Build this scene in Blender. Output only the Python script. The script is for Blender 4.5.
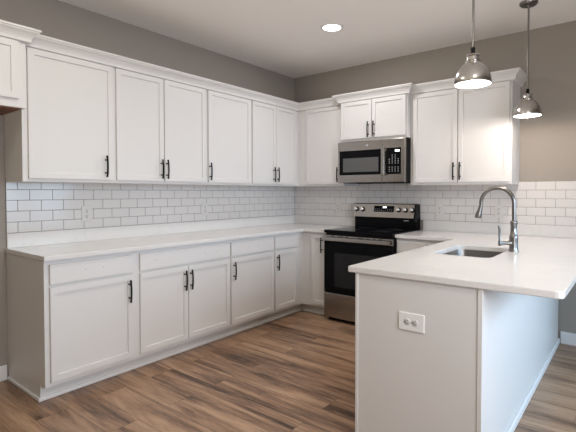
import bpy, bmesh, math, random
from mathutils import Vector, Matrix

random.seed(7)
for o in list(bpy.data.objects):
    bpy.data.objects.remove(o)
S = bpy.context.scene
COL = S.collection
PI = math.pi

# ------------------------------------------------------------------ camera
cam_d = bpy.data.cameras.new('camera')
cam = bpy.data.objects.new('camera', cam_d)
COL.objects.link(cam)
CX, CY, CZ = 3.4738, -4.2701, 1.3008
YAW, PITCH, ROLL, FPX, SX, SY = 0.6530, 0.02374, -0.0007, 431.97, 19.31, -13.34
fw = Vector((-math.sin(YAW) * math.cos(PITCH), math.cos(YAW) * math.cos(PITCH), -math.sin(PITCH)))
rt = Vector((math.cos(YAW), math.sin(YAW), 0))
up = rt.cross(fw)
m = Matrix((rt, up, -fw)).transposed().to_4x4()
m.translation = (CX, CY, CZ)
cam.matrix_world = m
cam_d.sensor_fit = 'HORIZONTAL'
cam_d.sensor_width = 36.0
cam_d.lens = 36.0 * FPX / 576.0
cam_d.shift_x = -SX / 576.0
cam_d.shift_y = SY / 576.0
cam_d.clip_start = 0.05
S.camera = cam

# ------------------------------------------------------------------ world, lights, exposure
W = bpy.data.worlds.new('world')
S.world = W
W.use_nodes = True
bg = W.node_tree.nodes['Background']
bg.inputs[0].default_value = (1.0, 0.945, 0.885, 1)
bg.inputs[1].default_value = 0.025
S.view_settings.view_transform = 'Standard'
S.view_settings.look = 'None'
S.view_settings.gamma = 1.0
S.view_settings.exposure = 0.08
S.view_settings.use_curve_mapping = False

H = 2.742
XR = 4.6          # right wall of the room
YB = -7.6         # how far the room runs back behind the camera


def area(name, loc, target, sx, sy, power, color, spread=PI):
    d = bpy.data.lights.new(name, 'AREA')
    d.shape = 'RECTANGLE'
    d.size, d.size_y = sx, sy
    d.energy = power
    d.color = color
    d.spread = spread
    o = bpy.data.objects.new(name, d)
    COL.objects.link(o)
    o.location = loc
    o.rotation_euler = (Vector(target) - Vector(loc)).to_track_quat('-Z', 'Y').to_euler()
    return o


# daylight coming through the glazed door in the right wall
area('daylight', (XR + 0.50, -1.40, 1.40), (3.1, -1.40, 0.25), 1.8, 1.2, 24, (0.50, 0.75, 1.0), math.radians(95))
# unseen side fill, added to light the left cabinet fronts evenly
area('side_fill', (XR + 0.14, -3.25, 1.50), (0, -2.2, 1.25), 1.3, 1.3, 47.5, (0.895, 0.93, 1.0), math.radians(150))
# added upward fill behind the camera, brightens the ceiling like a bounced flash
area('rear_fill', (2.3, YB - 0.3, 0.6), (2.2, -4.3, 2.7), 4.0, 1.0, 15.5, (1.0, 0.90, 0.70), math.radians(52))
CAN_POWER = 10.6
PENDANT_POWER = 17

# ------------------------------------------------------------------ materials
MATS = {}


def mat(name, color, rough=0.5, metal=0.0, spec=0.5, coat=0.0, emit=None, estr=0.0):
    m = bpy.data.materials.new(name)
    m.use_nodes = True
    b = m.node_tree.nodes['Principled BSDF']
    b.inputs['Base Color'].default_value = (*color, 1)
    b.inputs['Roughness'].default_value = rough
    b.inputs['Metallic'].default_value = metal
    b.inputs['Specular IOR Level'].default_value = spec
    b.inputs['Coat Weight'].default_value = coat
    if emit:
        b.inputs['Emission Color'].default_value = (*emit, 1)
        b.inputs['Emission Strength'].default_value = estr
    MATS[name] = m
    return m


def nd(m, t, **kw):
    n = m.node_tree.nodes.new(t)
    for k, v in kw.items():
        setattr(n, k, v)
    return n


def lk(m, a, b):
    m.node_tree.links.new(a, b)


def bumpy(m, scale, strength, stretch=(1, 1, 1), dist=0.002, detail=3.0):
    tc = nd(m, 'ShaderNodeTexCoord')
    mp = nd(m, 'ShaderNodeMapping')
    mp.inputs['Scale'].default_value = stretch
    nz = nd(m, 'ShaderNodeTexNoise')
    nz.inputs['Scale'].default_value = scale
    nz.inputs['Detail'].default_value = detail
    bp = nd(m, 'ShaderNodeBump')
    bp.inputs['Strength'].default_value = strength
    bp.inputs['Distance'].default_value = dist
    lk(m, tc.outputs['Object'], mp.inputs['Vector'])
    lk(m, mp.outputs[0], nz.inputs['Vector'])
    lk(m, nz.outputs[0], bp.inputs['Height'])
    lk(m, bp.outputs[0], m.node_tree.nodes['Principled BSDF'].inputs['Normal'])
    return nz


def ramp(m, fac, stops):
    r = nd(m, 'ShaderNodeValToRGB')
    el = r.color_ramp.elements
    while len(el) < len(stops):
        el.new(0.5)
    for e, (p, c) in zip(el, stops):
        e.position = p
        e.color = (*c, 1)
    lk(m, fac, r.inputs[0])
    return r


m_cab = mat('cabinet_paint', (0.70, 0.68, 0.665), 0.42)
bumpy(m_cab, 60, 0.04)
m_dark = mat('shadow_gap', (0.25, 0.24, 0.23), 0.7)
m_wall = mat('wall_paint', (0.34, 0.305, 0.27), 0.85, spec=0.2)
bumpy(m_wall, 180, 0.08)
m_ceil = mat('ceiling_paint', (0.93, 0.90, 0.875), 0.9, spec=0.2)
bumpy(m_ceil, 120, 0.10)
m_trim = mat('trim_paint', (0.78, 0.77, 0.76), 0.4)
m_tile = mat('tile_glaze', (0.71, 0.68, 0.66), 0.12, spec=0.6)
bumpy(m_tile, 9, 0.10, dist=0.004)
m_grout = mat('grout', (0.24, 0.225, 0.215), 0.9)
m_black = mat('black_metal', (0.008, 0.007, 0.007), 0.55, spec=0.12)
m_blkglass = mat('black_glass', (0.005, 0.005, 0.006), 0.06, spec=0.06)
m_blkplastic = mat('black_plastic', (0.008, 0.008, 0.008), 0.4, spec=0.1)
m_window = mat('oven_window', (0.014, 0.014, 0.016), 0.10, spec=0.25)
m_mwwin = mat('microwave_window', (0.10, 0.10, 0.098), 0.15, spec=0.3)
m_ring = mat('burner_ring', (0.07, 0.07, 0.07), 0.25)
m_gray = mat('grey_print', (0.42, 0.42, 0.42), 0.5)
m_plate = mat('plate_white', (0.84, 0.83, 0.82), 0.35)
m_slot = mat('slot_dark', (0.03, 0.03, 0.03), 0.6)
m_lit = mat('display_digits', (0.9, 0.95, 1.0), 0.4, emit=(0.9, 0.96, 1.0), estr=3.0)
m_wood = mat('raw_plywood', (0.19, 0.085, 0.05), 0.7)
m_hole = mat('drill_hole', (0.22, 0.2, 0.19), 0.8)
m_shade_in = mat('shade_lining', (0.9, 0.88, 0.85), 0.5)
m_bulb = mat('bulb_frosted', (1, 1, 1), 0.4, emit=(1.0, 0.95, 0.88), estr=14.0)
m_lens = mat('downlight_lens', (1, 1, 1), 0.4, emit=(1.0, 0.95, 0.88), estr=9.0)


def steel(name, color, rough, stretch):
    m = mat(name, color, rough, metal=1.0)
    nz = bumpy(m, 260, 0.02, stretch, 0.0006)
    b = m.node_tree.nodes['Principled BSDF']
    b.inputs['Anisotropic'].default_value = 0.5
    return m


m_steel = steel('stainless_steel', (0.36, 0.335, 0.31), 0.24, (0.04, 1, 1))
m_nickel = steel('brushed_nickel', (0.25, 0.237, 0.225), 0.28, (1, 1, 0.05))
m_shade = steel('shade_nickel', (0.50, 0.475, 0.45), 0.22, (1, 1, 0.05))
m_recept = mat('receptacle_white', (0.62, 0.61, 0.60), 0.4)
m_sink = steel('sink_steel', (0.27, 0.25, 0.235), 0.36, (1, 1, 0.1))
m_chrome = mat('bright_knob', (0.72, 0.70, 0.68), 0.2, metal=1.0)

# quartz: off white with faint soft veins
m_quartz = mat('quartz', (0.8, 0.78, 0.76), 0.16)
tc = nd(m_quartz, 'ShaderNodeTexCoord')
nz = nd(m_quartz, 'ShaderNodeTexNoise')
nz.inputs['Scale'].default_value = 2.4
nz.inputs['Detail'].default_value = 7
nz.inputs['Distortion'].default_value = 1.4
lk(m_quartz, tc.outputs['Object'], nz.inputs['Vector'])
rp = ramp(m_quartz, nz.outputs[0], [(0.35, (0.72, 0.695, 0.675)), (0.49, (0.715, 0.69, 0.67)),
                                    (0.51, (0.69, 0.665, 0.645)), (0.53, (0.72, 0.695, 0.675))])
lk(m_quartz, rp.outputs[0], m_quartz.node_tree.nodes['Principled BSDF'].inputs['Base Color'])

# floor: wood look planks laid along x
m_floor = mat('plank_floor', (0.2, 0.12, 0.07), 0.34)
tc = nd(m_floor, 'ShaderNodeTexCoord')
br = nd(m_floor, 'ShaderNodeTexBrick')
br.offset = 0.37
br.offset_frequency = 2
br.inputs['Color1'].default_value = (0, 0, 0, 1)
br.inputs['Color2'].default_value = (1, 1, 1, 1)
br.inputs['Mortar'].default_value = (0.5, 0.5, 0.5, 1)
br.inputs['Scale'].default_value = 1.0
br.inputs['Mortar Size'].default_value = 0.0011
br.inputs['Mortar Smooth'].default_value = 0.1
br.inputs['Bias'].default_value = 0.0
br.inputs['Brick Width'].default_value = 1.22
br.inputs['Row Height'].default_value = 0.182
lk(m_floor, tc.outputs['Object'], br.inputs['Vector'])
mul = nd(m_floor, 'ShaderNodeMath', operation='MULTIPLY')
mul.inputs[1].default_value = 37.0
lk(m_floor, br.outputs['Color'], mul.inputs[0])
mp = nd(m_floor, 'ShaderNodeMapping')
mp.inputs['Scale'].default_value = (0.45, 5.5, 1.0)
lk(m_floor, tc.outputs['Object'], mp.inputs['Vector'])
n1 = nd(m_floor, 'ShaderNodeTexNoise', noise_dimensions='4D')
n1.inputs['Scale'].default_value = 1.5
n1.inputs['Detail'].default_value = 4
n1.inputs['Roughness'].default_value = 0.55
n1.inputs['Distortion'].default_value = 1.1
lk(m_floor, mp.outputs[0], n1.inputs['Vector'])
lk(m_floor, mul.outputs[0], n1.inputs['W'])
mp2 = nd(m_floor, 'ShaderNodeMapping')
mp2.inputs['Scale'].default_value = (4.5, 95.0, 1.0)
lk(m_floor, tc.outputs['Object'], mp2.inputs['Vector'])
n2 = nd(m_floor, 'ShaderNodeTexNoise', noise_dimensions='4D')
n2.inputs['Scale'].default_value = 1.5
n2.inputs['Detail'].default_value = 5
n2.inputs['Roughness'].default_value = 0.65
n2.inputs['Distortion'].default_value = 0.8
lk(m_floor, mp2.outputs[0], n2.inputs['Vector'])
lk(m_floor, mul.outputs[0], n2.inputs['W'])
a1 = nd(m_floor, 'ShaderNodeMath', operation='MULTIPLY_ADD')
a1.inputs[1].default_value = 0.56
lk(m_floor, n2.outputs[0], a1.inputs[0])
lk(m_floor, n1.outputs[0], a1.inputs[2])
a2 = nd(m_floor, 'ShaderNodeMath', operation='MULTIPLY_ADD')
a2.inputs[1].default_value = 0.07
lk(m_floor, br.outputs['Color'], a2.inputs[0])
lk(m_floor, a1.outputs[0], a2.inputs[2])
rp = ramp(m_floor, a2.outputs[0], [(0.60, (0.050, 0.028, 0.018)), (0.70, (0.150, 0.086, 0.053)),
                                   (0.82, (0.285, 0.170, 0.104)), (0.98, (0.43, 0.275, 0.173))])
mx = nd(m_floor, 'ShaderNodeMixRGB')
mx.inputs[2].default_value = (0.03, 0.02, 0.014, 1)
lk(m_floor, br.outputs['Fac'], mx.inputs[0])
lk(m_floor, rp.outputs[0], mx.inputs[1])
pb = m_floor.node_tree.nodes['Principled BSDF']
lk(m_floor, mx.outputs[0], pb.inputs['Base Color'])
bp = nd(m_floor, 'ShaderNodeBump')
bp.inputs['Strength'].default_value = 0.12
bp.inputs['Distance'].default_value = 0.002
lk(m_floor, n2.outputs[0], bp.inputs['Height'])
lk(m_floor, bp.outputs[0], pb.inputs['Normal'])

# ------------------------------------------------------------------ mesh helpers


def new_bm():
    return bmesh.new()


def box(bm, x0, x1, y0, y1, z0, z1, bev=0.0, seg=1):
    r = bmesh.ops.create_cube(bm, size=1.0)
    vs = r['verts']
    for v in vs:
        v.co = Vector((x0 + (v.co.x + .5) * (x1 - x0), y0 + (v.co.y + .5) * (y1 - y0), z0 + (v.co.z + .5) * (z1 - z0)))
    if bev > 0:
        es = list({e for v in vs for e in v.link_edges})
        bmesh.ops.bevel(bm, geom=es, offset=bev, segments=seg, affect='EDGES', profile=0.5)


def lathe(bm, prof, seg=32, origin=(0, 0, 0), axis='z'):
    rings = []
    ox, oy, oz = origin
    for r, h in prof:
        ring = []
        if r < 1e-6:
            p = {'z': (ox, oy, oz + h), 'y': (ox, oy + h, oz), 'x': (ox + h, oy, oz)}[axis]
            ring = [bm.verts.new(p)] * seg
        else:
            for k in range(seg):
                a = 2 * PI * k / seg
                c, s = r * math.cos(a), r * math.sin(a)
                p = {'z': (ox + c, oy + s, oz + h), 'y': (ox + c, oy + h, oz - s), 'x': (ox + h, oy + c, oz + s)}[axis]
                ring.append(bm.verts.new(p))
        rings.append(ring)
    for a, b in zip(rings, rings[1:]):
        for k in range(seg):
            q = [a[k], a[(k + 1) % seg], b[(k + 1) % seg], b[k]]
            u = []
            for v in q:
                if v not in u:
                    u.append(v)
            if len(u) >= 3:
                try:
                    bm.faces.new(u)
                except ValueError:
                    pass


def tube(bm, pts, radii, seg=16, cap=True):
    pts = [Vector(p) for p in pts]
    if not hasattr(radii, '__len__'):
        radii = [radii] * len(pts)
    rings = []
    prev = None
    for i, p in enumerate(pts):
        t = (pts[min(i + 1, len(pts) - 1)] - pts[max(i - 1, 0)]).normalized()
        if prev is None:
            n = t.orthogonal().normalized()
        else:
            n = (prev - t * prev.dot(t)).normalized()
        prev = n
        b = t.cross(n)
        rings.append([bm.verts.new(p + (n * math.cos(2 * PI * k / seg) + b * math.sin(2 * PI * k / seg)) * radii[i]) for k in range(seg)])
    for a, b in zip(rings, rings[1:]):
        for k in range(seg):
            bm.faces.new([a[k], a[(k + 1) % seg], b[(k + 1) % seg], b[k]])
    if cap:
        bm.faces.new(rings[0][::-1])
        bm.faces.new(rings[-1])


def obj(name, bm, material, parent=None, smooth=False, angle=40):
    bmesh.ops.recalc_face_normals(bm, faces=bm.faces)
    me = bpy.data.meshes.new(name)
    bm.to_mesh(me)
    bm.free()
    me.materials.append(material)
    if smooth:
        me.shade_smooth()
        try:
            me.set_sharp_from_angle(angle=math.radians(angle))
        except Exception:
            pass
    o = bpy.data.objects.new(name, me)
    COL.objects.link(o)
    if parent:
        o.parent = parent
    return o


def bx(name, mtl, parent, x0, x1, y0, y1, z0, z1, bev=0.0, seg=1):
    bm = new_bm()
    box(bm, x0, x1, y0, y1, z0, z1, bev, seg)
    return obj(name, bm, mtl, parent)


def tag(o, label, cat, group=None):
    o['label'] = label
    o['category'] = cat
    if group:
        o['group'] = group
    return o


def thing(name, label, cat, loc=(0, 0, 0), rotz=0.0, group=None):
    o = bpy.data.objects.new(name, None)
    o.empty_display_size = 0.1
    COL.objects.link(o)
    o.location = loc
    o.rotation_euler = (0, 0, rotz)
    return tag(o, label, cat, group)


def struct(o):
    o['kind'] = 'structure'
    return o


# ------------------------------------------------------------------ structure
struct(bx('floor', m_floor, None, -0.12, XR + 0.1, YB, 0.12, -0.1, 0.0))
struct(bx('ceiling', m_ceil, None, -0.12, XR + 0.1, YB, 0.12, H, H + 0.1))
struct(bx('wall_left', m_wall, None, -0.12, 0.0, YB, 0.12, 0.0, H))
struct(bx('wall_back', m_wall, None, 0.0, XR, 0.0, 0.12, 0.0, H))
# right wall with the opening of a glazed door
DY0, DY1, DZ = -2.35, -0.45, 2.08
bm = new_bm()
box(bm, XR, XR + 0.1, DY1, 0.12, 0, H)
box(bm, XR, XR + 0.1, DY0, DY1, DZ, H)
WY0, WY1, WZ0, WZ1 = -3.95, -2.60, 0.82, 2.16
box(bm, XR, XR + 0.1, WY1, DY0, 0, H)
box(bm, XR, XR + 0.1, YB, WY0, 0, H)
box(bm, XR, XR + 0.1, WY0, WY1, 0, WZ0)
box(bm, XR, XR + 0.1, WY0, WY1, WZ1, H)
struct(obj('wall_right', bm, m_wall))
dr = bpy.data.objects.new('door_1', None)
COL.objects.link(dr)
dr.location = (XR + 0.05, (DY0 + DY1) / 2, 0)
struct(dr)
bm = new_bm()
hw = (DY1 - DY0) / 2
for a, b in ((-hw, -hw + 0.07), (-0.045, 0.045), (hw - 0.07, hw)):
    box(bm, -0.03, 0.03, a, b, 0, DZ)
for a, b in ((0, 0.10), (DZ - 0.08, DZ)):
    box(bm, -0.029, 0.029, -hw + 0.001, hw - 0.001, a, b)
obj('door_frame', bm, m_trim, dr)


wn = bpy.data.objects.new('added_window_1', None)  # unseen window, added as the opening for the side fill light
COL.objects.link(wn)
wn.location = (XR + 0.05, (WY0 + WY1) / 2, WZ0)
struct(wn)
bm = new_bm()
hw = (WY1 - WY0) / 2
for a, b in ((-hw, -hw + 0.05), (-0.02, 0.02), (hw - 0.05, hw)):
    box(bm, -0.03, 0.03, a, b, 0, WZ1 - WZ0)
for a, b in ((0, 0.05), (WZ1 - WZ0 - 0.05, WZ1 - WZ0)):
    box(bm, -0.029, 0.029, -hw + 0.001, hw - 0.001, a, b)
obj('window_frame', bm, m_trim, wn)


def baseboard(name, x0, x1, y0, y1, axis):
    # profile: flat board with eased top
    bm = new_bm()
    box(bm, x0, x1, y0, y1, 0.0, 0.105, 0.004, 2)
    return struct(obj(name, bm, m_trim))


baseboard('baseboard_left', 0.0, 0.015, YB, -3.176, 'y')
baseboard('baseboard_back', 2.962, XR, -0.015, 0.0, 'x')
# shoe trims along the toe kicks
struct(bx('trim_1', m_trim, None, 0.5352, 0.549, -3.18, -0.5352, 0.0, 0.022, 0.004, 2))
struct(bx('trim_2', m_trim, None, 0.5492, 0.938, -0.549, -0.5352, 0.0, 0.022, 0.004, 2))
struct(bx('trim_3', m_trim, None, 0.015, 0.5352, -3.180, -3.1662, 0.0, 0.022, 0.004, 2))

# ------------------------------------------------------------------ tile
TW, TH = 0.1524, 0.0762


def tile_wall(name, label, length, joint, place, rows, z0, gap=0.0032):
    """local x runs along the wall from 0 to length, -y faces the room"""
    t = thing(name, label, 'backsplash', *place)
    bm = new_bm()
    for r in range(rows):
        ph = joint + (0.5 * TW if r % 2 else 0.0)
        k = math.floor(-ph / TW) - 1
        while ph + k * TW < length:
            a, b = max(ph + k * TW, 0), min(ph + (k + 1) * TW, length)
            if b - a > 0.012:
                box(bm, a + gap / 2, b - gap / 2, -0.0085, 0.0, z0 + r * TH + gap / 2, z0 + (r + 1) * TH - gap / 2, 0.0013, 1)
            k += 1
    obj('tiles', bm, m_tile, t)
    bx('grout', m_grout, t, 0, length, -0.0068, 0.0, z0 + 0.0005, z0 + rows * TH)
    return t


tile_wall('tile_backsplash', 'white subway tile backsplash on the left wall under the long cabinet row', 3.165 - 0.0,
          3.165 - 2.79, ((0.0005, -3.165, 0), PI / 2), 5, 1.0165)
tile_wall('tile_backsplash', 'white subway tile backsplash on the back wall behind range and faucet', 3.40 - 0.0095,
          2.758 - 0.0095, ((0.0095, -0.0005, 0), 0.0), 5, 1.0165)

# ------------------------------------------------------------------ cabinet pieces


def shaker(name, parent, x0, x1, yf, z0, z1, rail=0.056):
    """a shaker door: slab whose face is recessed inside rails and stiles; yf is the face, thickness 19 mm"""
    bm = new_bm()
    y1 = yf + 0.019
    box(bm, x0, x1, yf, y1, z0, z1)
    bm.faces.ensure_lookup_table()
    f = min(bm.faces, key=lambda q: q.calc_center_median().y)
    bmesh.ops.bevel(bm, geom=list(f.edges), offset=0.0022, segments=2, affect='EDGES')
    f = min(bm.faces, key=lambda q: (round(q.calc_center_median().y, 5), -q.calc_area()))
    bmesh.ops.inset_individual(bm, faces=[f], thickness=rail - 0.0022)
    bmesh.ops.inset_individual(bm, faces=[f], thickness=0.0022, depth=-0.0095)
    bmesh.ops.inset_individual(bm, faces=[f], thickness=0.0001)
    return obj(name, bm, m_cab, parent)


def slab(name, parent, x0, x1, yf, z0, z1):
    bm = new_bm()
    box(bm, x0, x1, yf, yf + 0.019, z0, z1, 0.003, 2)
    return obj(name, bm, m_cab, parent)


def pull(parent, x, yf, zc, length=0.158):
    """arched black bar pull on two posts, standing upright"""
    bm = new_bm()
    h = length / 2
    pts = []
    for k in range(15):
        u = -1 + 2 * k / 14
        pts.append((x, yf - 0.026 - 0.007 * (1 - u * u), zc + u * h))
    tube(bm, pts, 0.0064, 10)
    for s in (-1, 1):
        tube(bm, [(x, yf + 0.0005, zc + s * 0.048), (x, yf - 0.02, zc + s * 0.048), (x, yf - 0.031, zc + s * 0.048)], [0.0062, 0.0045, 0.0045], 10)
        tube(bm, [(x, yf - 0.026, zc + s * (h - 0.012)), (x, yf - 0.0258, zc + s * (h - 0.001))], 0.0068, 10)
    return obj('handle', bm, m_black, parent, True)


def holes(parent, xc, yf, zc, gap=0.06):
    for s in (-1, 1):
        bm = new_bm()
        lathe(bm, [(0.0, -0.0006), (0.0028, -0.0006), (0.0028, 0.0004)], 10, (xc + s * gap, yf, zc), 'y')
        obj('screw_hole', bm, m_hole, parent)


def carcass(parent, w, depth, z0, z1, toe):
    bm = new_bm()
    box(bm, 0.0002, w - 0.0002, -depth + 0.019, -0.0005, z0, z1)
    if toe:
        box(bm, 0.0002, w - 0.0002, -depth + 0.075, -0.0005, 0.0, z0 + 0.0005)
    obj('carcass', bm, m_cab, parent)


def face_frame(parent, w, depth, z0, z1, openings, left=0.0002, right=0.0002):
    """face frame of stiles and rails around the openings (x0,x1,z0,z1), with dark openings behind"""
    bm = new_bm()
    xs = sorted({left, w - right} | {v for o in openings for v in o[:2]})
    zs = sorted({z0, z1} | {v for o in openings for v in o[2:]})
    for a, b in zip(xs, xs[1:]):
        for c, d in zip(zs, zs[1:]):
            mx_, mz_ = (a + b) / 2, (c + d) / 2
            if not any(o[0] < mx_ < o[1] and o[2] < mz_ < o[3] for o in openings):
                box(bm, a, b, -depth, -depth + 0.019, c, d)
    bmesh.ops.remove_doubles(bm, verts=bm.verts, dist=1e-5)
    obj('face_frame', bm, m_cab, parent)


UP_Z0, UP_Z1, UP_D = 1.372, 2.25, 0.305
DOOR_Z0, DOOR_Z1 = 1.393, 2.243
BASE_D = 0.61


def upper(name, label, w, loc, rotz, doors, z0=UP_Z0, depth=UP_D, dz0=DOOR_Z0, group='wall cabinets', pull_z=None, bottom=None, back=0.0):
    t = thing(name, label, 'cabinet', loc, rotz, group)
    carcass(t, w, depth, z0, UP_Z1, False)
    face_frame(t, w, depth, z0, UP_Z1, [(a + 0.012, b - 0.012, dz0 + 0.012, DOOR_Z1 - 0.012) for a, b, _ in doors])
    yf = -depth - 0.0195
    for a, b, hx in doors:
        d = shaker('door', t, a, b, yf, dz0, DOOR_Z1)
        if hx is not None:
            pull(d, hx, yf, pull_z or 1.494)
    if bottom:
        bx('bottom_panel', bottom, t, 0.02, w - 0.02, -depth + 0.02, -0.01, z0 - 0.006, z0 - 0.0003)
    return t


Q = PI / 2
# left wall, from the fridge gap to the corner (local x = world y - y0)
LE = -3.165
upper('wall_cabinet', 'large single-door white wall cabinet with its pull at lower right, at the left end', 0.62, (0, LE, 0), Q,
      [(0.032, 0.608, 0.541)])
upper('wall_cabinet', 'widest double-door white wall cabinet, second along the left wall', 0.882, (0, -2.545, 0), Q,
      [(0.011, 0.4235, 0.3935), (0.4305, 0.866, 0.4445)])
upper('wall_cabinet', 'single-door white wall cabinet on left wall with its pull at lower left', 0.5755, (0, -1.663, 0), Q,
      [(0.015, 0.563, 0.0235)])
upper('wall_cabinet', 'double-door white wall cabinet on left wall nearest the room corner', 0.761, (0, -1.0875, 0), Q,
      [(0.0135, 0.372, 0.331), (0.379, 0.7195, 0.391)])
# back wall
upper('wall_cabinet', 'narrow single-door white wall cabinet between the corner and the microwave', 0.946 - 0.327, (0.327, 0, 0), 0,
      [(0.104, 0.583, 0.553)])
upper('wall_cabinet', 'short double-door white wall cabinet standing forward above the microwave', 0.762, (0.947, 0, 0), 0,
      [(0.013, 0.3775, 0.348), (0.3835, 0.749, 0.413)], z0=1.832, depth=0.38, dz0=1.855, pull_z=1.938)
upper('wall_cabinet', 'wide double-door white wall cabinet right of the microwave, behind the pendants', 0.912, (1.710, 0, 0), 0,
      [(0.030, 0.456, 0.428), (0.464, 0.894, 0.486)])
# fridge cabinet at the left edge, standing a little forward
upper('wall_cabinet', 'short white cabinet high above the empty fridge gap at the left edge', 0.914, (0, LE - 0.9145, 0), Q,
      [(0.012, 0.452, None), (0.458, 0.868, None)], z0=1.833, depth=0.385, dz0=1.885, bottom=m_wood)


def base(name, label, w, loc, rotz, doors, drawers, group='base cabinets', toe=True, pull_z=0.605):
    t = thing(name, label, 'cabinet', loc, rotz, group)
    carcass(t, w, BASE_D, 0.10, 0.8835, toe)
    ops = [(a + 0.012, b - 0.012, c + 0.012, d - 0.012) for a, b, c, d, _ in doors] + [(a + 0.012, b - 0.012, c + 0.012, d - 0.012) for a, b, c, d, _ in drawers]
    face_frame(t, w, BASE_D, 0.10, 0.8835, ops)
    yf = -BASE_D - 0.0195
    for a, b, c, d, hx in doors:
        dd = shaker('door', t, a, b, yf, c, d)
        if hx is not None:
            pull(dd, hx, yf, pull_z)
    for a, b, c, d, hs in drawers:
        dd = slab('drawer_front', t, a, b, yf, c, d)
        if hs:
            for hx in hs:
                holes(dd, hx, yf, (c + d) / 2 + 0.005)
    return t


BZ0, BZ1, DZ0, DZ1 = 0.128, 0.716, 0.732, 0.858
bA = base('base_cabinet', 'white base cabinet at left end beside the fridge gap, one door under a drawer', 0.620, (0, LE, 0), Q,
          [(0.027, 0.574, BZ0, BZ1, 0.541)], [(0.027, 0.574, DZ0, DZ1, (0.30,))])
bm = new_bm()                                         # finished end panel with its toe notch
box(bm, -0.0008, 0.0002, -0.61, -0.0005, 0.10, 0.8835)
box(bm, -0.0008, 0.0002, -0.535, -0.0005, 0.0, 0.10)
obj('end_panel', bm, m_cab, bA)
base('base_cabinet', 'widest white base cabinet on the left wall, double doors under one long drawer front', 0.882, (0, -2.545, 0), Q,
     [(0.010, 0.4275, BZ0, BZ1, 0.392), (0.4325, 0.873, BZ0, BZ1, 0.449)], [(0.010, 0.873, DZ0, DZ1, (0.20, 0.66))])
base('base_cabinet', 'white base cabinet on left wall, single door with pull at upper left under drawer', 0.576, (0, -1.663, 0), Q,
     [(0.010, 0.572, BZ0, BZ1, 0.034)], [(0.010, 0.572, DZ0, DZ1, (0.29,))])
base('base_cabinet', 'narrow white base cabinet on left wall nearest the inner corner', 0.476, (0, -1.087, 0), Q,
     [(0.018, 0.362, BZ0, BZ1, 0.041)], [(0.018, 0.362, DZ0, DZ1, None)])
base('base_cabinet', 'slim white base cabinet between the corner and the range, one tall door', 0.945 - 0.6305, (0.6305, 0, 0), 0,
     [(0.105, 0.303, BZ0, DZ1, 0.255)], [], pull_z=0.756)
base('base_cabinet', 'white base cabinet right of the range, mostly hidden behind the peninsula', 0.60, (1.711, 0, 0), 0,
     [(0.014, 0.282, BZ0, BZ1, 0.05)], [(0.014, 0.282, DZ0, DZ1, None)])

t = thing('corner_cabinet', 'plain white filler piece closing the inner corner of the base cabinets', 'cabinet', (0, 0, 0))
bm = new_bm()
box(bm, 0.001, 0.61, -0.6107, -0.001, 0.10, 0.8835)
box(bm, 0.001, 0.535, -0.6107, -0.001, 0.0, 0.1002)
obj('carcass', bm, m_cab, t)
bx('filler_strip', m_cab, t, 0.6101, 0.6303, -0.61, -0.591, 0.10, 0.8835)
bx('toe_board', m_cab, t, 0.5352, 0.6303, -0.535, -0.516, 0.0, 0.0998)
t = thing('corner_cabinet', 'plain white filler piece closing the corner between the wall cabinets', 'cabinet', (0, 0, UP_Z0))
bm = new_bm()
box(bm, 0.001, 0.305, -0.3263, -0.001, 0.0, UP_Z1 - UP_Z0)
obj('carcass', bm, m_cab, t)
bx('filler_strip', m_cab, t, 0.3051, 0.3268, -0.305, -0.286, 0.0, UP_Z1 - UP_Z0)

# ------------------------------------------------------------------ crown mouldings
CPROF = [(0.0, 2.246), (0.022, 2.246), (0.025, 2.250), (0.025, 2.258), (0.027, 2.268), (0.033, 2.280), (0.043, 2.293), (0.055, 2.303),
         (0.060, 2.307), (0.060, 2.312), (0.068, 2.316), (0.068, 2.327), (0.0, 2.327)]


def crown(label, path):
    """path runs so that the room is on its right hand side; corners are mitred"""
    P = [Vector((x, y, 0)) for x, y in path]
    offs = []
    for i in range(len(P)):
        ns = []
        if i > 0:
            d = (P[i] - P[i - 1]).normalized()
            ns.append(Vector((d.y, -d.x, 0)))
        if i < len(P) - 1:
            d = (P[i + 1] - P[i]).normalized()
            ns.append(Vector((d.y, -d.x, 0)))
        if len(ns) == 1:
            offs.append(ns[0])
        else:
            b = (ns[0] + ns[1]).normalized()
            offs.append(b / b.dot(ns[0]))
    bm = new_bm()
    rings = []
    for p, o in zip(P, offs):
        rings.append([bm.verts.new(p + o * a + Vector((0, 0, z))) for a, z in CPROF])
    n = len(CPROF)
    for a, b in zip(rings, rings[1:]):
        for k in range(n):
            bm.faces.new([a[k], a[(k + 1) % n], b[(k + 1) % n], b[k]])
    bm.faces.new(rings[0])
    bm.faces.new(rings[-1][::-1])
    return tag(obj('crown_moulding', bm, m_cab), label, 'moulding', 'crown mouldings')


crown('long white crown moulding on the left wall cabinets, turning the corner to the microwave cabinet', [(0.3055, LE + 0.0005), (0.3055, -0.3055), (0.946, -0.3055)])
crown('white crown moulding wrapped around the forward cabinet above the microwave', [(0.9465, -0.3745), (0.9465, -0.3805), (1.7095, -0.3805), (1.7095, -0.3745)])
crown('white crown moulding on the cabinet behind the pendants, returning to the wall', [(1.710, -0.3055), (2.6225, -0.3055), (2.6225, -0.002)])
crown('white crown moulding on the cabinet above the fridge gap at left edge', [(0.3855, LE - 0.914), (0.3855, LE + 0.0003), (0.3745, LE + 0.0003)])

# ------------------------------------------------------------------ quartz tops


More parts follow.
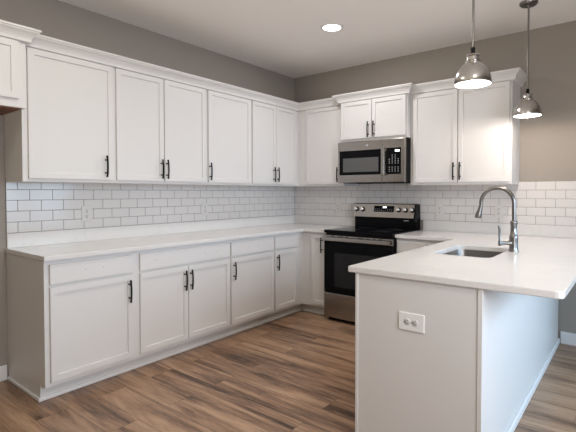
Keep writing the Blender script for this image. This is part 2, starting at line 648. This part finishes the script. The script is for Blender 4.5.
def plan_slab(bm, outline, z0, z1, bev=0.003):
    vs = [bm.verts.new((x, y, z0)) for x, y in outline]
    f = bm.faces.new(vs)
    r = bmesh.ops.extrude_face_region(bm, geom=[f])
    nv = [v for v in r['geom'] if isinstance(v, bmesh.types.BMVert)]
    for v in nv:
        v.co.z = z1
    if bev:
        tops = [e for e in bm.edges if all(abs(v.co.z - z1) < 1e-6 for v in e.verts)] + \
               [e for e in bm.edges if all(abs(v.co.z - z0) < 1e-6 for v in e.verts)]
        bmesh.ops.bevel(bm, geom=tops, offset=bev, segments=2, affect='EDGES')


def rr(x0, x1, y0, y1, r, n=6):
    pts = []
    for cx, cy, a0 in ((x1 - r, y1 - r, 0), (x0 + r, y1 - r, 90), (x0 + r, y0 + r, 180), (x1 - r, y0 + r, 270)):
        for k in range(n + 1):
            a = math.radians(a0 + 90 * k / n)
            pts.append((cx + r * math.cos(a), cy + r * math.sin(a)))
    return pts


CT0, CT1 = 0.884, 0.914
bm = new_bm()
plan_slab(bm, [(0.001, LE - 0.012), (0.648, LE - 0.012), (0.648, -0.648), (0.944, -0.648), (0.944, -0.001), (0.001, -0.001)], CT0, CT1)
tag(obj('countertop', bm, m_quartz), 'long white quartz countertop along the left wall, bending to the range', 'countertop')

# peninsula counter with the sink cut-out
PX0, PX1, PY = 2.267, 3.253, -2.346
SKX0, SKX1, SKY0, SKY1 = 2.432, 2.788, -1.612, -1.065
bm = new_bm()
hole = rr(SKX0, SKX1, SKY0, SKY1, 0.055)
out = [(1.713, -0.648), (PX0, -0.648)] + [(PX0, PY + 0.008), (PX0 + 0.008, PY)] + \
      [(PX1 - 0.03 + 0.03 * math.sin(math.radians(a)), PY + 0.03 - 0.03 * math.cos(math.radians(a))) for a in (0, 22, 45, 67, 90)] + [(PX1, -0.001), (1.713, -0.001)]
edges = []
loops = []
for lp in (out, hole):
    vs = [bm.verts.new((x, y, CT1)) for x, y in lp]
    loops.append(vs)
    for a, b in zip(vs, vs[1:] + vs[:1]):
        edges.append(bm.edges.new((a, b)))
bmesh.ops.triangle_fill(bm, edges=edges, use_beauty=True, use_dissolve=False)
top_faces = list(bm.faces)
r = bmesh.ops.extrude_face_region(bm, geom=top_faces)
for g in r['geom']:
    if isinstance(g, bmesh.types.BMVert):
        g.co.z = CT0
bnd = [e for e in bm.edges if abs(e.verts[0].co.z - e.verts[1].co.z) < 1e-6 and len(e.link_faces) == 2
       and abs(e.link_faces[0].normal.z) + abs(e.link_faces[1].normal.z) < 1.9]
bm.normal_update()
bnd = [e for e in bm.edges if abs(e.verts[0].co.z - e.verts[1].co.z) < 1e-6 and e.calc_face_angle(0) > 1.0]
bmesh.ops.bevel(bm, geom=bnd, offset=0.003, segments=2, affect='EDGES')
tag(obj('countertop', bm, m_quartz), 'wide white quartz peninsula countertop holding the sink and faucet', 'countertop')

for nm, lb, a in (
        ('quartz_upstand', 'low white quartz upstand along the left wall behind the long countertop', (0.0005, 0.020, LE, -0.0205, CT1 + 0.0003, 1.016)),
        ('quartz_upstand', 'low white quartz upstand on the back wall left of the range', (0.0005, 0.944, -0.020, -0.0005, CT1 + 0.0003, 1.016)),
        ('quartz_upstand', 'low white quartz upstand on the back wall right of the range, behind the faucet', (1.722, 3.253, -0.020, -0.0005, CT1 + 0.0003, 1.016))):
    bm = new_bm()
    box(bm, *a, 0.0015, 1)
    tag(obj(nm, bm, m_quartz), lb, 'upstand')

# ------------------------------------------------------------------ peninsula body
BX0, BX1, BY = 2.311, 2.947, -2.331
t = thing('peninsula_base', 'white panelled peninsula base under the overhanging quartz top', 'cabinet', (BX0, BY, 0))
w, ln = BX1 - BX0, -0.6305 - BY
bm = new_bm()
box(bm, 0.022, w - 0.012, 0.006, -BY - 0.001, 0.10, 0.65)
box(bm, 0.022, w - 0.012, 0.006, 0.66, 0.65, 0.8835)
box(bm, 0.022, w - 0.012, 1.33, -BY - 0.001, 0.65, 0.8835)
box(bm, 0.095, w - 0.012, 0.006, -BY - 0.001, 0.0, 0.1002)
obj('carcass', bm, m_cab, t)
bx('end_panel', m_cab, t, 0.0, w - 0.020, 0.0, 0.0065, 0.0, 0.8835)
bx('corner_trim', m_cab, t, -0.001, 0.014, -0.005, 0.0, 0.0, 0.8835, 0.001)
bx('corner_trim', m_cab, t, w - 0.020, w, -0.004, 0.02, 0.0, 0.8835, 0.001)
bx('back_panel', m_cab, t, w - 0.012, w - 0.003, 0.02, -BY - 0.0165, 0.0, 0.8835)
bx('shoe_moulding', m_trim, t, w - 0.003, w + 0.012, 0.02, -BY - 0.0165, 0.0, 0.045, 0.005, 2)
# doors and drawer fronts on the kitchen side (facing -x)
lo = [(0.05, 0.45), (0.47, 0.88), (0.885, 1.295), (1.315, 1.675)]
for a, b in lo:
    bm = new_bm()
    box(bm, 0.0, 0.0195, a, b, 0.128, 0.716, 0.002)
    bmesh.ops.recalc_face_normals(bm, faces=bm.faces)
    f = min(bm.faces, key=lambda q: (round(q.calc_center_median().x, 5), -q.calc_area()))
    bmesh.ops.inset_individual(bm, faces=[f], thickness=0.054)
    bmesh.ops.inset_individual(bm, faces=[f], thickness=0.003, depth=-0.007)
    d = obj('door', bm, m_cab, t)
    bm = new_bm()
    tube(bm, [(-0.028, b - 0.04, 0.53), (-0.033, b - 0.04, 0.605), (-0.028, b - 0.04, 0.68)], 0.005, 10)
    for z in (0.555, 0.655):
        tube(bm, [(0.0, b - 0.04, z), (-0.03, b - 0.04, z)], 0.0045, 8)
    obj('handle', bm, m_black, d, True)
for a, b in ((0.05, 0.45), (0.47, 1.295), (1.315, 1.675)):
    bx('drawer_front', m_cab, t, 0.0, 0.0195, a, b, 0.732, 0.858, 0.003, 2)

# outlet on the end panel
PYF = BY


def outlet(name, label, loc, rotz, horizontal, w=0.072, h=0.117, mtl=None, group='wall outlets', rocker=False):
    """plate in local xz, facing -y, centred on its origin"""
    t = thing(name, label, 'outlet', loc, rotz, group)
    mtl = mtl or m_plate
    a, b = (h / 2, w / 2) if horizontal else (w / 2, h / 2)
    bx('cover_plate', mtl, t, -a, a, -0.0062, -0.0002, -b, b, 0.0025, 2)
    for s in (-1, 1):
        cx, cz = (s * 0.0205, 0.0) if horizontal else (0.0, s * 0.0205)
        bm = new_bm()
        lathe(bm, [(0.0, -0.0086), (0.0145, -0.0086), (0.0162, -0.0075), (0.0162, -0.006)], 20, (cx, 0, cz), 'y')
        rc = obj('receptacle', bm, m_recept if mtl is m_plate else mtl, t, True)
        for k, (dx, dz, ww, hh) in enumerate(((-0.0060, 0.003, 0.0030, 0.0100), (0.0060, 0.003, 0.0030, 0.0082), (0.0, -0.0085, 0.0056, 0.0056))):
            if horizontal:
                dx, dz, ww, hh = dz, dx, hh, ww
            bx('slot', m_slot, rc, cx + dx - ww / 2, cx + dx + ww / 2, -0.0089, -0.0084, cz + dz - hh / 2, cz + dz + hh / 2)
    bm = new_bm()
    lathe(bm, [(0.0, -0.0074), (0.0028, -0.0071), (0.0034, -0.006)], 12, (0, 0, 0), 'y')
    obj('plate_screw', bm, m_gray, t)
    return t


outlet('power_outlet', 'white duplex outlet set sideways on the peninsula end panel', (2.6205, PYF, 0.679), 0, True, 0.086, 0.130)
outlet('power_outlet', 'pale outlet on the left wall tiles above the first base cabinet', (0.0093, -2.618, 1.133), Q, False, 0.078, 0.122, m_tile)
outlet('power_outlet', 'pale outlet on the left wall tiles near the room corner', (0.0093, -1.442, 1.133), Q, False, mtl=m_tile)
outlet('power_outlet', 'pale outlet on the back wall tiles left of the range', (0.677, -0.0093, 1.125), 0, False, mtl=m_tile)
outlet('power_outlet', 'pale outlet on the back wall tiles just right of the range', (1.895, -0.0093, 1.125), 0, False, 0.078, mtl=m_tile)
outlet('power_outlet', 'pale outlet on the back wall tiles seen inside the faucet arch', (2.453, -0.0093, 1.125), 0, False, mtl=m_tile)

# ------------------------------------------------------------------ range
RX0, RX1 = 0.9475, 1.7085
rw = RX1 - RX0
t = thing('kitchen_range', 'stainless and black electric range standing under the microwave', 'range', (RX0, 0, 0))
bm = new_bm()
box(bm, 0.003, rw - 0.003, -0.655, -0.03, 0.045, 0.894)
obj('body', bm, m_blkplastic, t)
for a in (0.04, rw - 0.04):
    for b in (-0.60, -0.08):
        bm = new_bm()
        lathe(bm, [(0.0, 0.0), (0.018, 0.0), (0.018, 0.012), (0.010, 0.014), (0.010, 0.05)], 14, (a, b, 0))
        obj('foot', bm, m_blkplastic, t)
ct = bx('cooktop', m_blkglass, t, 0.0005, rw - 0.0005, -0.690, -0.03, 0.8945, 0.924, 0.004, 2)
for cx, cy, r0 in ((0.20, -0.50, 0.105), (0.57, -0.50, 0.085), (0.20, -0.22, 0.075), (0.57, -0.22, 0.10)):
    bm = new_bm()
    for r1 in (r0, r0 * 0.62):
        lathe(bm, [(r1 - 0.0016, 0.9240), (r1 - 0.0016, 0.9243), (r1, 0.9243), (r1, 0.9240)], 48, (cx, cy, 0))
    obj('burner_ring', bm, m_ring, ct)
# back guard: black riser, leaning stainless console, black end caps
bm = new_bm()
box(bm, 0.012, rw - 0.018, -0.105, -0.010, 0.9243, 1.04, 0.003)
obj('riser', bm, m_blkglass, t)
bm = new_bm()


def slanted(bm, x0, x1, yb, yt, yw, z0, z1):
    v = [bm.verts.new(p) for p in ((x0, yb, z0), (x1, yb, z0), (x1, yt, z1), (x0, yt, z1), (x0, yw, z0), (x1, yw, z0), (x1, yw, z1), (x0, yw, z1))]
    for f in ((0, 1, 2, 3), (5, 4, 7, 6), (4, 0, 3, 7), (1, 5, 6, 2), (3, 2, 6, 7), (4, 5, 1, 0)):
        bm.faces.new([v[i] for i in f])


YB0, YB1, ZB0, ZB1 = -0.142, -0.108, 1.036, 1.176
slanted(bm, 0.0, rw - 0.038, YB0, YB1, -0.012, ZB0, ZB1)
bmesh.ops.bevel(bm, geom=list(bm.edges), offset=0.002, segments=2, affect='EDGES')
console = obj('console', bm, m_steel, t)
bm = new_bm()
slanted(bm, rw - 0.0375, rw - 0.020, YB0 - 0.002, YB1 - 0.002, -0.012, 1.0, ZB1 + 0.001)
obj('end_cap', bm, m_blkplastic, t)
bm = new_bm()
slanted(bm, 0.0, rw - 0.038, YB1 - 0.001, YB1 + 0.0005, -0.012, ZB1 + 0.0003, ZB1 + 0.006)
obj('console_cap', bm, m_blkplastic, t)


def on_con(z, d=0.0):                       # y of the console face at height z, d in front of it
    u = (z - ZB0) / (ZB1 - ZB0)
    return YB0 + (YB1 - YB0) * u - d


bm = new_bm()
slanted(bm, 0.262, 0.497, on_con(1.094, 0.002), on_con(1.158, 0.002), on_con(1.094, 0.0) + 0.02, 1.094, 1.158)
disp = obj('control_display', bm, m_blkglass, console)
bm = new_bm()
slanted(bm, 0.368, 0.408, on_con(1.136, 0.0028), on_con(1.150, 0.0028), on_con(1.136) + 0.004, 1.136, 1.150)
obj('lit_clock', bm, m_lit, disp)
bm = new_bm()
for k in range(9):
    for zz in (1.105, 1.120):
        if 3 < k < 6 and zz > 1.11:
            continue
        slanted(bm, 0.273 + k * 0.0245, 0.282 + k * 0.0245, on_con(zz, 0.0026), on_con(zz + 0.004, 0.0026), on_con(zz) + 0.004, zz, zz + 0.004)
obj('keypad', bm, m_gray, disp)
tilt = math.atan2(YB1 - YB0, ZB1 - ZB0)
for x in (0.047, 0.124, 0.552, 0.627, 0.702):
    z = 1.117
    bm = new_bm()
    lathe(bm, [(0.0, -0.032), (0.0165, -0.032), (0.019, -0.029), (0.0205, -0.008), (0.0205, 0.0)], 24, (0, 0, 0), 'y')
    box(bm, -0.0045, 0.0045, -0.038, -0.030, -0.017, 0.017, 0.001)
    bmesh.ops.rotate(bm, verts=bm.verts, cent=(0, 0, 0), matrix=Matrix.Rotation(-tilt, 3, 'X'))
    bmesh.ops.translate(bm, verts=bm.verts, vec=(x, on_con(z), z))
    kb = obj('knob', bm, m_chrome, t, True, 30)
    bm = new_bm()
    lathe(bm, [(0.0, -0.004), (0.026, -0.004), (0.0265, 0.0)], 28, (0, 0, 0), 'y')
    bmesh.ops.rotate(bm, verts=bm.verts, cent=(0, 0, 0), matrix=Matrix.Rotation(-tilt, 3, 'X'))
    bmesh.ops.translate(bm, verts=bm.verts, vec=(x, on_con(z), z))
    obj('knob_skirt', bm, m_blkplastic, kb, True, 30)
bm = new_bm()
box(bm, 0.60, 0.655, -0.1062, -0.1048, 1.004, 1.011)
obj('emblem', bm, m_gray, t)
# oven door
door = bx('oven_door', m_blkglass, t, 0.002, rw - 0.002, -0.690, -0.6555, 0.294, 0.812, 0.004, 2)
band = bx('door_band', m_steel, door, 0.002, rw - 0.002, -0.692, -0.6555, 0.8125, 0.872, 0.003, 2)
bm = new_bm()
for k in (0.09, 0.165, 0.20, 0.255, 0.40, 0.435, 0.49, 0.56, 0.62):
    box(bm, k, k + 0.034, -0.6928, -0.6915, 0.860, 0.867)
obj('vent_slot', bm, m_slot, band)
bx('oven_window', m_window, door, 0.13, rw - 0.13, -0.6908, -0.6895, 0.36, 0.70)
bm = new_bm()
box(bm, 0.012, rw - 0.012, -0.728, -0.712, 0.818, 0.856, 0.005, 2)
for a in (0.014, rw - 0.040):
    box(bm, a, a + 0.026, -0.7125, -0.6915, 0.822, 0.852, 0.003, 1)
obj('handle', bm, m_steel, door)
bx('storage_drawer', m_steel, t, 0.002, rw - 0.002, -0.688, -0.6555, 0.042, 0.290, 0.004, 2)
bx('kick_plate', m_blkplastic, t, 0.02, rw - 0.02, -0.63, -0.60, 0.002, 0.0445)

# ------------------------------------------------------------------ microwave
t = thing('microwave', 'stainless over-the-range microwave hanging under the short cabinet', 'microwave', (RX0, 0, 1.398))
mh = 0.427
bm = new_bm()
box(bm, 0.0, rw - 0.001, -0.398, -0.02, 0.012, mh - 0.001, 0.002)
obj('housing', bm, m_blkplastic, t)
bm = new_bm()
box(bm, 0.03, rw - 0.03, -0.375, -0.08, 0.0, 0.0125)
for k in range(18):
    box(bm, 0.06 + k * 0.036, 0.075 + k * 0.036, -0.36, -0.30, -0.002, 0.0005)
obj('bottom_vent', bm, m_blkplastic, t)
yF = -0.438
door = bx('door', m_steel, t, 0.001, 0.522, yF, -0.3985, 0.004, mh - 0.002, 0.004, 2)
bx('door_glass', m_blkglass, door, 0.024, 0.520, yF - 0.0015, yF + 0.004, 0.082, 0.332)
bx('door_window', m_mwwin, door, 0.068, 0.482, yF - 0.0028, yF - 0.0014, 0.112, 0.255, 0.0)
bm = new_bm()
box(bm, 0.527, 0.563, yF - 0.040, yF - 0.026, 0.070, 0.340, 0.006, 3)
for z in (0.082, 0.318):
    box(bm, 0.533, 0.557, yF - 0.027, yF + 0.0005, z - 0.007, z + 0.011, 0.002, 1)
obj('handle', bm, m_steel, door)
panel = bx('control_surround', m_steel, t, 0.5225, rw - 0.002, yF, -0.3985, 0.004, mh - 0.002, 0.004, 2)
cp = bx('control_panel', m_blkglass, panel, 0.568, 0.722, yF - 0.002, yF + 0.004, 0.080, 0.336)
bx('lit_clock', m_lit, cp, 0.662, 0.706, yF - 0.003, yF - 0.0018, 0.296, 0.315)
bm = new_bm()
for r in range(9):
    for c in range(4):
        if r in (3,) or (r > 6 and c in (0, 3)):
            continue
        x, z = 0.596 + c * 0.031, 0.106 + r * 0.0195
        box(bm, x, x + 0.011, yF - 0.0026, yF - 0.0018, z, z + 0.006)
obj('keypad', bm, m_gray, cp)
bm = new_bm()
lathe(bm, [(0.0, -0.0015), (0.011, -0.0015), (0.012, 0.0)], 24, (0.352, yF, 0.378), 'y')
obj('emblem', bm, m_gray, t)

# ------------------------------------------------------------------ sink
t = thing('kitchen_sink', 'stainless undermount sink sunk into the peninsula countertop', 'sink', ((SKX0 + SKX1) / 2, (SKY0 + SKY1) / 2, 0.69))
ox, oy = (SKX0 + SKX1) / 2, (SKY0 + SKY1) / 2
bm = new_bm()
rings = []
for grow, z, rad in ((0.026, 0.8835, 0.07), (0.004, 0.8835, 0.058), (0.002, 0.872, 0.058), (-0.006, 0.74, 0.075), (-0.014, 0.716, 0.07), (-0.035, 0.703, 0.06), (-0.10, 0.697, 0.05)):
    pts = rr(SKX0 - grow, SKX1 + grow, SKY0 - grow, SKY1 + grow, rad)
    rings.append([bm.verts.new((x - ox, y - oy, z - 0.69)) for x, y in pts])
for a, b in zip(rings, rings[1:]):
    n = len(a)
    for k in range(n):
        bm.faces.new([a[k], a[(k + 1) % n], b[(k + 1) % n], b[k]])
bm.faces.new(rings[-1])
ob = obj('basin', bm, m_sink, t, True, 60)
md = ob.modifiers.new('solid', 'SOLIDIFY')
md.thickness = 0.0015
md.offset = 0
bm = new_bm()
lathe(bm, [(0.0, 0.0085), (0.03, 0.0085), (0.040, 0.0105), (0.044, 0.0085)], 28, (0, 0.05, 0))
obj('drain', bm, m_nickel, t, True)

# ------------------------------------------------------------------ faucet
FX, FY = 2.832, -1.205
t = thing('faucet', 'brushed nickel gooseneck faucet rising behind the sink', 'faucet', (FX, FY, CT1 + 0.0003))
bm = new_bm()
lathe(bm, [(0.0, 0.0), (0.031, 0.0), (0.031, 0.006), (0.0285, 0.010), (0.027, 0.03), (0.026, 0.085), (0.0265, 0.10), (0.0215, 0.106), (0.0195, 0.16), (0.0225, 0.188), (0.0225, 0.197), (0.018, 0.201), (0.0, 0.201)], 32)
obj('base', bm, m_nickel, t, True, 50)
bm = new_bm()
R = 0.104
zc = 0.313
pts = [(0, 0, 0.185), (0, 0, 0.25)]
for k in range(0, 25):
    a = PI * 1.04 * k / 24
    pts.append((-R + R * math.cos(a), 0, zc + R * math.sin(a)))
lx, lz = pts[-1][0], pts[-1][2]
pts.append((lx - 0.006, 0, lz - 0.03))
tube(bm, pts, 0.0128, 20)
obj('spout', bm, m_nickel, t, True, 60)
bm = new_bm()
hp = [(lx - 0.004, 0, lz - 0.018), (lx - 0.0055, 0, lz - 0.024), (lx - 0.0085, 0, lz - 0.036), (lx - 0.015, 0, lz - 0.062), (lx - 0.020, 0, lz - 0.084), (lx - 0.0205, 0, lz - 0.088)]
tube(bm, hp, [0.0135, 0.0145, 0.0150, 0.0205, 0.0225, 0.020], 20)
obj('spray_head', bm, m_nickel, t, True, 60)
bm = new_bm()
LD = Vector((-0.77, -0.64, 0))


def lv(r, z):
    return tuple(LD * r + Vector((0, 0, z)))


tube(bm, [lv(0.020, 0.056), lv(0.036, 0.056), (lv(0.066, 0.056)), lv(0.098, 0.056)], [0.018, 0.0145, 0.0125, 0.0145], 18)
tube(bm, [lv(0.090, 0.038), lv(0.091, 0.056), lv(0.093, 0.080), lv(0.095, 0.145), lv(0.096, 0.162), lv(0.096, 0.168)], [0.010, 0.0135, 0.0070, 0.0085, 0.0105, 0.009], 14)
obj('lever', bm, m_nickel, t, True, 60)

# ------------------------------------------------------------------ pendants


def pendant(label, x, y, zr):
    t = thing('pendant_lamp', label, 'pendant lamp', (x, y, zr), 0, 'pendant lamps over the peninsula')
    bm = new_bm()
    lathe(bm, [(0.093, 0.0), (0.097, 0.0), (0.0975, 0.004), (0.0965, 0.022), (0.092, 0.044), (0.084, 0.068), (0.071, 0.090), (0.056, 0.106), (0.045, 0.113),
               (0.040, 0.116), (0.0385, 0.121), (0.042, 0.126), (0.034, 0.131), (0.0315, 0.150), (0.036, 0.156), (0.033, 0.163), (0.018, 0.168), (0.0, 0.168)], 48)
    obj('lamp_shade', bm, m_shade, t, True, 40)
    bm = new_bm()
    lathe(bm, [(0.0935, 0.0005), (0.0945, 0.010), (0.0925, 0.024), (0.088, 0.043), (0.080, 0.066), (0.067, 0.087), (0.052, 0.102), (0.0, 0.104)], 48)
    obj('shade_lining', bm, m_shade_in, t, True, 60)
    bm = new_bm()
    lathe(bm, [(0.0, 0.012), (0.02, 0.014), (0.038, 0.024), (0.046, 0.042), (0.040, 0.064), (0.022, 0.082), (0.016, 0.103)], 28)
    obj('light_bulb', bm, m_bulb, t, True, 60)
    bm = new_bm()
    lathe(bm, [(0.0, 0.168), (0.011, 0.168), (0.013, 0.176), (0.010, 0.184), (0.013, 0.192), (0.009, 0.204), (0.0, 0.206)], 20)
    obj('fitting', bm, m_black, t, True, 50)
    bm = new_bm()
    tube(bm, [(0, 0, 0.203), (0, 0, 0.5), (0, 0, H - zr - 0.02)], 0.0065, 14)
    obj('rod', bm, m_nickel, t, True, 60)
    bm = new_bm()
    lathe(bm, [(0.0, H - zr - 0.032), (0.014, H - zr - 0.032), (0.016, H - zr - 0.024), (0.055, H - zr - 0.021), (0.064, H - zr - 0.012), (0.065, H - zr - 0.0005), (0.0, H - zr - 0.0005)], 36)
    obj('ceiling_canopy', bm, m_nickel, t, True, 40)
    d = bpy.data.lights.new('bulb_glow', 'POINT')
    d.energy = PENDANT_POWER
    d.color = (1.0, 0.88, 0.785)
    d.shadow_soft_size = 0.03
    o = bpy.data.objects.new('bulb_glow', d)
    COL.objects.link(o)
    o.parent = t
    o.location = (0, 0, 0.008)
    return t


pendant('nearer brushed nickel dome pendant lamp, the left one, over the front of the peninsula', 2.738, -1.800, 1.899)
pendant('farther brushed nickel dome pendant lamp, the right one, with its ceiling canopy in view', 2.795, -0.615, 1.886)

# ------------------------------------------------------------------ recessed downlights


def downlight(label, x, y, power, color):
    t = thing('recessed_downlight', label, 'ceiling light', (x, y, H), 0, 'recessed downlights')
    bm = new_bm()
    lathe(bm, [(0.076, -0.0005), (0.076, -0.005), (0.080, -0.009), (0.098, -0.007), (0.103, -0.0005)], 40)
    obj('trim_ring', bm, m_trim, t, True, 50)
    bm = new_bm()
    lathe(bm, [(0.0, -0.004), (0.0758, -0.0032)], 36)
    obj('lens', bm, m_lens, t)
    d = bpy.data.lights.new('downlight_glow', 'AREA')
    d.shape = 'DISK'
    d.size = 0.12
    d.energy = power
    d.color = color
    o = bpy.data.objects.new('downlight_glow', d)
    COL.objects.link(o)
    o.parent = t
    o.location = (0, 0, -0.012)
    return t


downlight('round recessed downlight glowing in the ceiling above the kitchen floor', 1.333, -1.118, CAN_POWER, (1.0, 0.975, 0.987))
for x, y in ((1.333, -3.05), (3.6, -3.2), (3.6, -5.6), (1.333, -5.2)):
    downlight('round recessed downlight in the ceiling, out of view behind the camera side', x, y, CAN_POWER * 0.66, (1.0, 0.97, 0.82))
